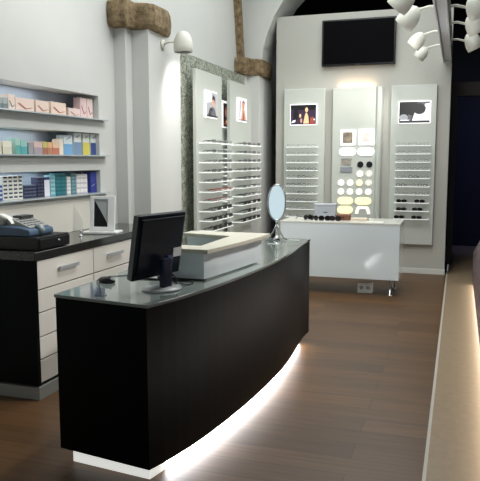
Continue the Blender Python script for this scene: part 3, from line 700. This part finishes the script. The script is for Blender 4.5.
# table mirror
t = thing('table_mirror', 'oval chrome table mirror on a curved stand at the far end of the reception counter', 'mirror', (-1.47, 5.47, .915), math.radians(16))
Mm = Matrix.Translation((0, 0, .325)) @ Matrix.Rotation(math.radians(-4), 4, 'X')
ov = [(.074*math.cos(2*PI*k/28), 0, .152*math.sin(2*PI*k/28)) for k in range(28)]
bm = bmesh.new(); tube(bm, ov, .0065, 8, Mm, closed=True); obj('rim', bm, CHROME, t)
bm = bmesh.new(); poly(bm, [(x, -.003, z) for x, y, z in ov], 0, Mm); poly(bm, [(x, .003, z) for x, y, z in reversed(ov)], 0, Mm); obj('mirror_glass', bm, MIRROR, t)
bm = bmesh.new(); tube(bm, [(0, 0, .16), (0, .01, .12)], .008, 8)
for s in (-1, 1): tube(bm, [(0, .01, .14), (s*.02, .0, .09), (s*.055, -.01, .03), (s*.085, -.03, .008)], .006, 8)
tube(bm, [(0, .01, .14), (0, .03, .08), (0, .07, .01)], .006, 8)
obj('stand', bm, CHROME, t)
bm = bmesh.new(); lathe(bm, [(.03, 0), (.034, .006), (.018, .02), (.012, .04)], 18); obj('base', bm, CHROME, t)
for i, (x, y) in enumerate(((-1.32, 5.5), (-1.42, 5.2))):
    tag(obj('price_card', B((-.05, .05, -.035, .035, 0, .004)), mat('card_clear', (206, 214, 212), .2)), ['flat pale card lying right of the table mirror', 'flat pale card lying in front of the table mirror'][i], 'card', 'cards by the mirror').location = (x, y, .915)

# ------------------------------------------------------------------ white desk at the back
t = thing('white_desk', 'glossy white desk with slim metal legs before the back partition', 'desk', (0, 0, 0))
DX0, DX1, DY0, DY1 = -2.05, -.625, 7.8, 8.45
obj('front_panel', B((DX0, DX1-.02, DY0, DY0+.02, .20, .85)), WHITEGLOSS, t, bevel=.002)
obj('side_panel', B((DX1-.02, DX1, DY0, DY1, .20, .85)), WHITEGLOSS, t, bevel=.002)
obj('side_panel', B((DX0, DX0+.02, DY0+.02, DY1, .20, .85)), WHITEGLOSS, t, bevel=.002)
obj('tabletop', B((DX0-.004, DX1+.004, DY0-.004, DY1+.004, .85, .868)), mat('desk_top', (228, 228, 218), .2), t, bevel=.002)
obj('bottom_shelf', B((DX0+.02, DX1-.02, DY0+.02, DY1, .20, .218)), WHITEPL, t)
for x in (DX0+.1, DX1-.1):
    for y in (DY0+.08, DY1-.08):
        bm = bmesh.new(); lathe(bm, [(.024, 0), (.024, .012), (.016, .016), (.016, .2)], 14, Matrix.Translation((x, y, 0))); obj('leg', bm, CHROME, t)
t = thing('power_box', 'small white socket box on the floor under the white desk', 'socket box', (-1.03, 7.98, 0))
obj('body', B((-.09, .09, -.04, .05, 0, .13)), mat('sock_white', (202, 206, 204), .4), t, bevel=.008)
for s in (-1, 1):
    bm = bmesh.new(); lathe(bm, [(.024, 0), (.024, .003)], 16, Matrix.Translation((s*.04, -.04, .07)) @ Matrix.Rotation(PI/2, 4, 'X')); obj('socket', bm, mat('sock_grey', (150, 156, 156), .4), t)
# on the desk
t = thing('grey_card_box', 'grey blue upright box on the white desk behind the eyeglasses', 'box', (-1.56, 8.12, .868))
obj('box_body', B((-.125, .135, -.06, .06, 0, .185)), mat('boxgrey', (178, 184, 192), .4, noise=.04), t, bevel=.004)
obj('lid', B((-.13, .14, -.065, .065, .175, .195)), mat('boxgrey_lid', (190, 196, 204), .4), t, bevel=.003)
obj('printed_mark', B((-.01, .04, -.0612, -.06, .085, .098)), mat('mark_dark', (84, 88, 100), .4), t)
t = thing('wooden_box', 'small brown wooden box beside the grey box on the white desk', 'box', (-1.33, 8.1, .868))
obj('box_body', B((-.09, .085, -.06, .06, 0, .055)), mat('brownwood', (120, 78, 58), .5, noise=.2, nscale=20), t, bevel=.003)
obj('lid', B((-.092, .087, -.062, .062, .056, .068)), mat('brownwood_l', (138, 94, 70), .5), t, bevel=.003)
t = thing('paper_stack', 'low stack of cream papers on the white desk right of the wooden box', 'papers', (-1.12, 8.08, .868))
for k in range(4): obj('sheet_pad', B((-.11+.006*k, .10-.004*k, -.08, .08, k*.008, k*.008+.007)), mat('paper_cream', (230, 216, 196), .6), t)
t = thing('leaflet', 'flat white leaflet on the right half of the white desk', 'leaflet', (-.93, 7.93, .868))
obj('page', B((-.10, .10, -.06, .06, 0, .003)), mat('paper_bright', (244, 244, 236), .6), t)
obj('page', B((-.09, .105, -.05, .065, .003, .005)), mat('paper_bright2', (238, 238, 230), .6), t)
k = 0
for (x, y, r, lab) in ((-1.76, 8.02, 1.1, 'black eyeglasses leftmost in the row on the white desk'), (-1.665, 7.95, -.6, 'black eyeglasses on the white desk, left of the grey box corner'), (-1.53, 7.93, .1, 'black eyeglasses in front of the grey box, left one'), (-1.40, 7.93, -.1, 'black eyeglasses in front of the grey box, right one')):
    o = put_glasses('sun', (x, y, .868), r, lab, 'eyeglasses lying on the white desk'); o.scale = (1.1, 1.1, 1.3)

# ------------------------------------------------------------------ right hand plinth with glowing foot
t = thing('window_display_plinth', 'dark mosaic display plinth with glowing foot along the right edge', 'plinth', (0, 0, 0))
bm = bmesh.new(); prism(bm, [(2.4, .09), (9.0, .09), (9.0, .42), (6.3, .9), (2.4, .95)], .212, .75, 'x'); obj('body', bm, pebbles(), t)
obj('base', B((.25, .72, 2.45, 8.95, 0, .09)), mat('plinth_dark', (40, 36, 36), .6), t)
obj('light_strip', B((.238, .25, 2.5, 8.9, .01, .08)), mat('led_floor', (255, 250, 242), .5, emit=7), t)['label'] = 'glowing light strip'

# ------------------------------------------------------------------ lights
def area(name, loc, rot, size, power, col=(1, 1, 1), sy=None, spread=None):
    l = bpy.data.lights.new(name, 'AREA'); l.energy = power; l.color = col; l.size = size
    if sy: l.shape = 'RECTANGLE'; l.size_y = sy
    if spread: l.spread = spread
    o = bpy.data.objects.new(name, l); C.objects.link(o); o.location = loc; o.rotation_euler = rot; return o
def spot(name, loc, target, power, ang=70, blend=.8, col=(1, .97, .92), r=.06):
    l = bpy.data.lights.new(name, 'SPOT'); l.energy = power; l.spot_size = math.radians(ang); l.spot_blend = blend; l.color = col; l.shadow_soft_size = r
    o = bpy.data.objects.new(name, l); C.objects.link(o); o.location = loc
    o.rotation_euler = (Vector(target)-Vector(loc)).to_track_quat('-Z', 'Y').to_euler(); return o
area('ceiling_light', (-1.3, 6.4, 4.45), (0, 0, 0), 2.4, 150, (.95, 1, .99), sy=5)
area('added_window_light', (-.6, -3.3, 2.6), (math.radians(84), 0, 0), 4, 6, (.9, .96, 1), sy=2.6)  # added area light behind the camera, paired with the added pane
for nm, y, sd in LN:
    if sd < 0: spot('track_or_added_beam', (-.58, y, 2.84), (-2.7, y+.6, 1.2), 55, 85)
spot('partition_beam', (-.62, 7.2, 2.95), (-1.4, 9.5, 1.2), 42, 95)
spot('track_or_added_beam', (.12, 4.0, 2.9), (-2.2, 4.1, .95), 110, 48, .7)  # added spot with no modelled lamp, brightens the cabinet drawers
spot('track_or_added_beam', (.1, 5.2, 2.9), (-1.6, 4.0, 1.0), 100, 36, .7)  # added spot from the right, brightens the front of the raised bar
spot('pier_beam', (-.9, 8.9, 2.9), (-2.9, 9.7, 1.9), 16, 60)  # added spot that brightens the far pier
spot('wall_lamp_beam', (-2.55, 6.2, 2.62), (-2.98, 7.0, 1.4), 26, 120)
spot('cabinet_beam', (-1.2, 4.2, 4.2), (-3.0, 4.3, 1.5), 150, 80, col=(1, .99, .96))
area('cove_light', (-1.42, YB-.05, 2.625), (math.radians(168), 0, 0), .5, 1.0, (1, .66, .40), sy=.05)
for k, z in enumerate((2.165, 1.835, 1.506)):
    area('niche_light', (-3.22, 3.9, z), (0, 0, 0), .08, 1.6, (.9, .95, 1), sy=1.6)

def point(name, loc, power, r=.3, col=(1, 1, 1)):
    l = bpy.data.lights.new(name, 'POINT'); l.energy = power; l.shadow_soft_size = r; l.color = col
    o = bpy.data.objects.new(name, l); C.objects.link(o); o.location = loc
point('added_fill', (-.6, 7.0, 2.2), 14, .35)  # added point fill without a fitting, raises the ambient level
point('added_fill', (-1.0, 4.6, 2.6), 8, .35)  # second added fill, above the reception counter
point('beam_fill', (-.15, 5.6, 1.9), 5, .3)  # added point light that lifts the underside of the ceiling beam
spot('added_doorway_fill', (1.4, 10.8, 2.3), (1.0, 13, 1.4), 60, 110, col=(.32, .4, 1))  # added bluish spot that tints the dark wall past the doorway

w = bpy.data.worlds.new('world'); bpy.context.scene.world = w; w.use_nodes = True
w.node_tree.nodes['Background'].inputs[0].default_value = (.6, .7, .8, 1); w.node_tree.nodes['Background'].inputs[1].default_value = .3

# ------------------------------------------------------------------ camera
cam = bpy.data.cameras.new('camera'); co = bpy.data.objects.new('camera', cam); C.objects.link(co)
cam.sensor_fit = 'HORIZONTAL'; cam.sensor_width = 36; cam.lens = 661.86/480*36
co.location = (0, 0, 1.6)
yaw, pitch, roll = .31813, -.120897, .000795
co.rotation_euler = (Matrix.Rotation(yaw, 3, 'Z') @ Matrix.Rotation(PI/2+pitch, 3, 'X') @ Matrix.Rotation(-roll, 3, 'Z')).to_euler()
cam.clip_start = .05
sc = bpy.context.scene; sc.camera = co
sc.view_settings.view_transform = 'Standard'; sc.view_settings.look = 'None'; sc.view_settings.exposure = 0
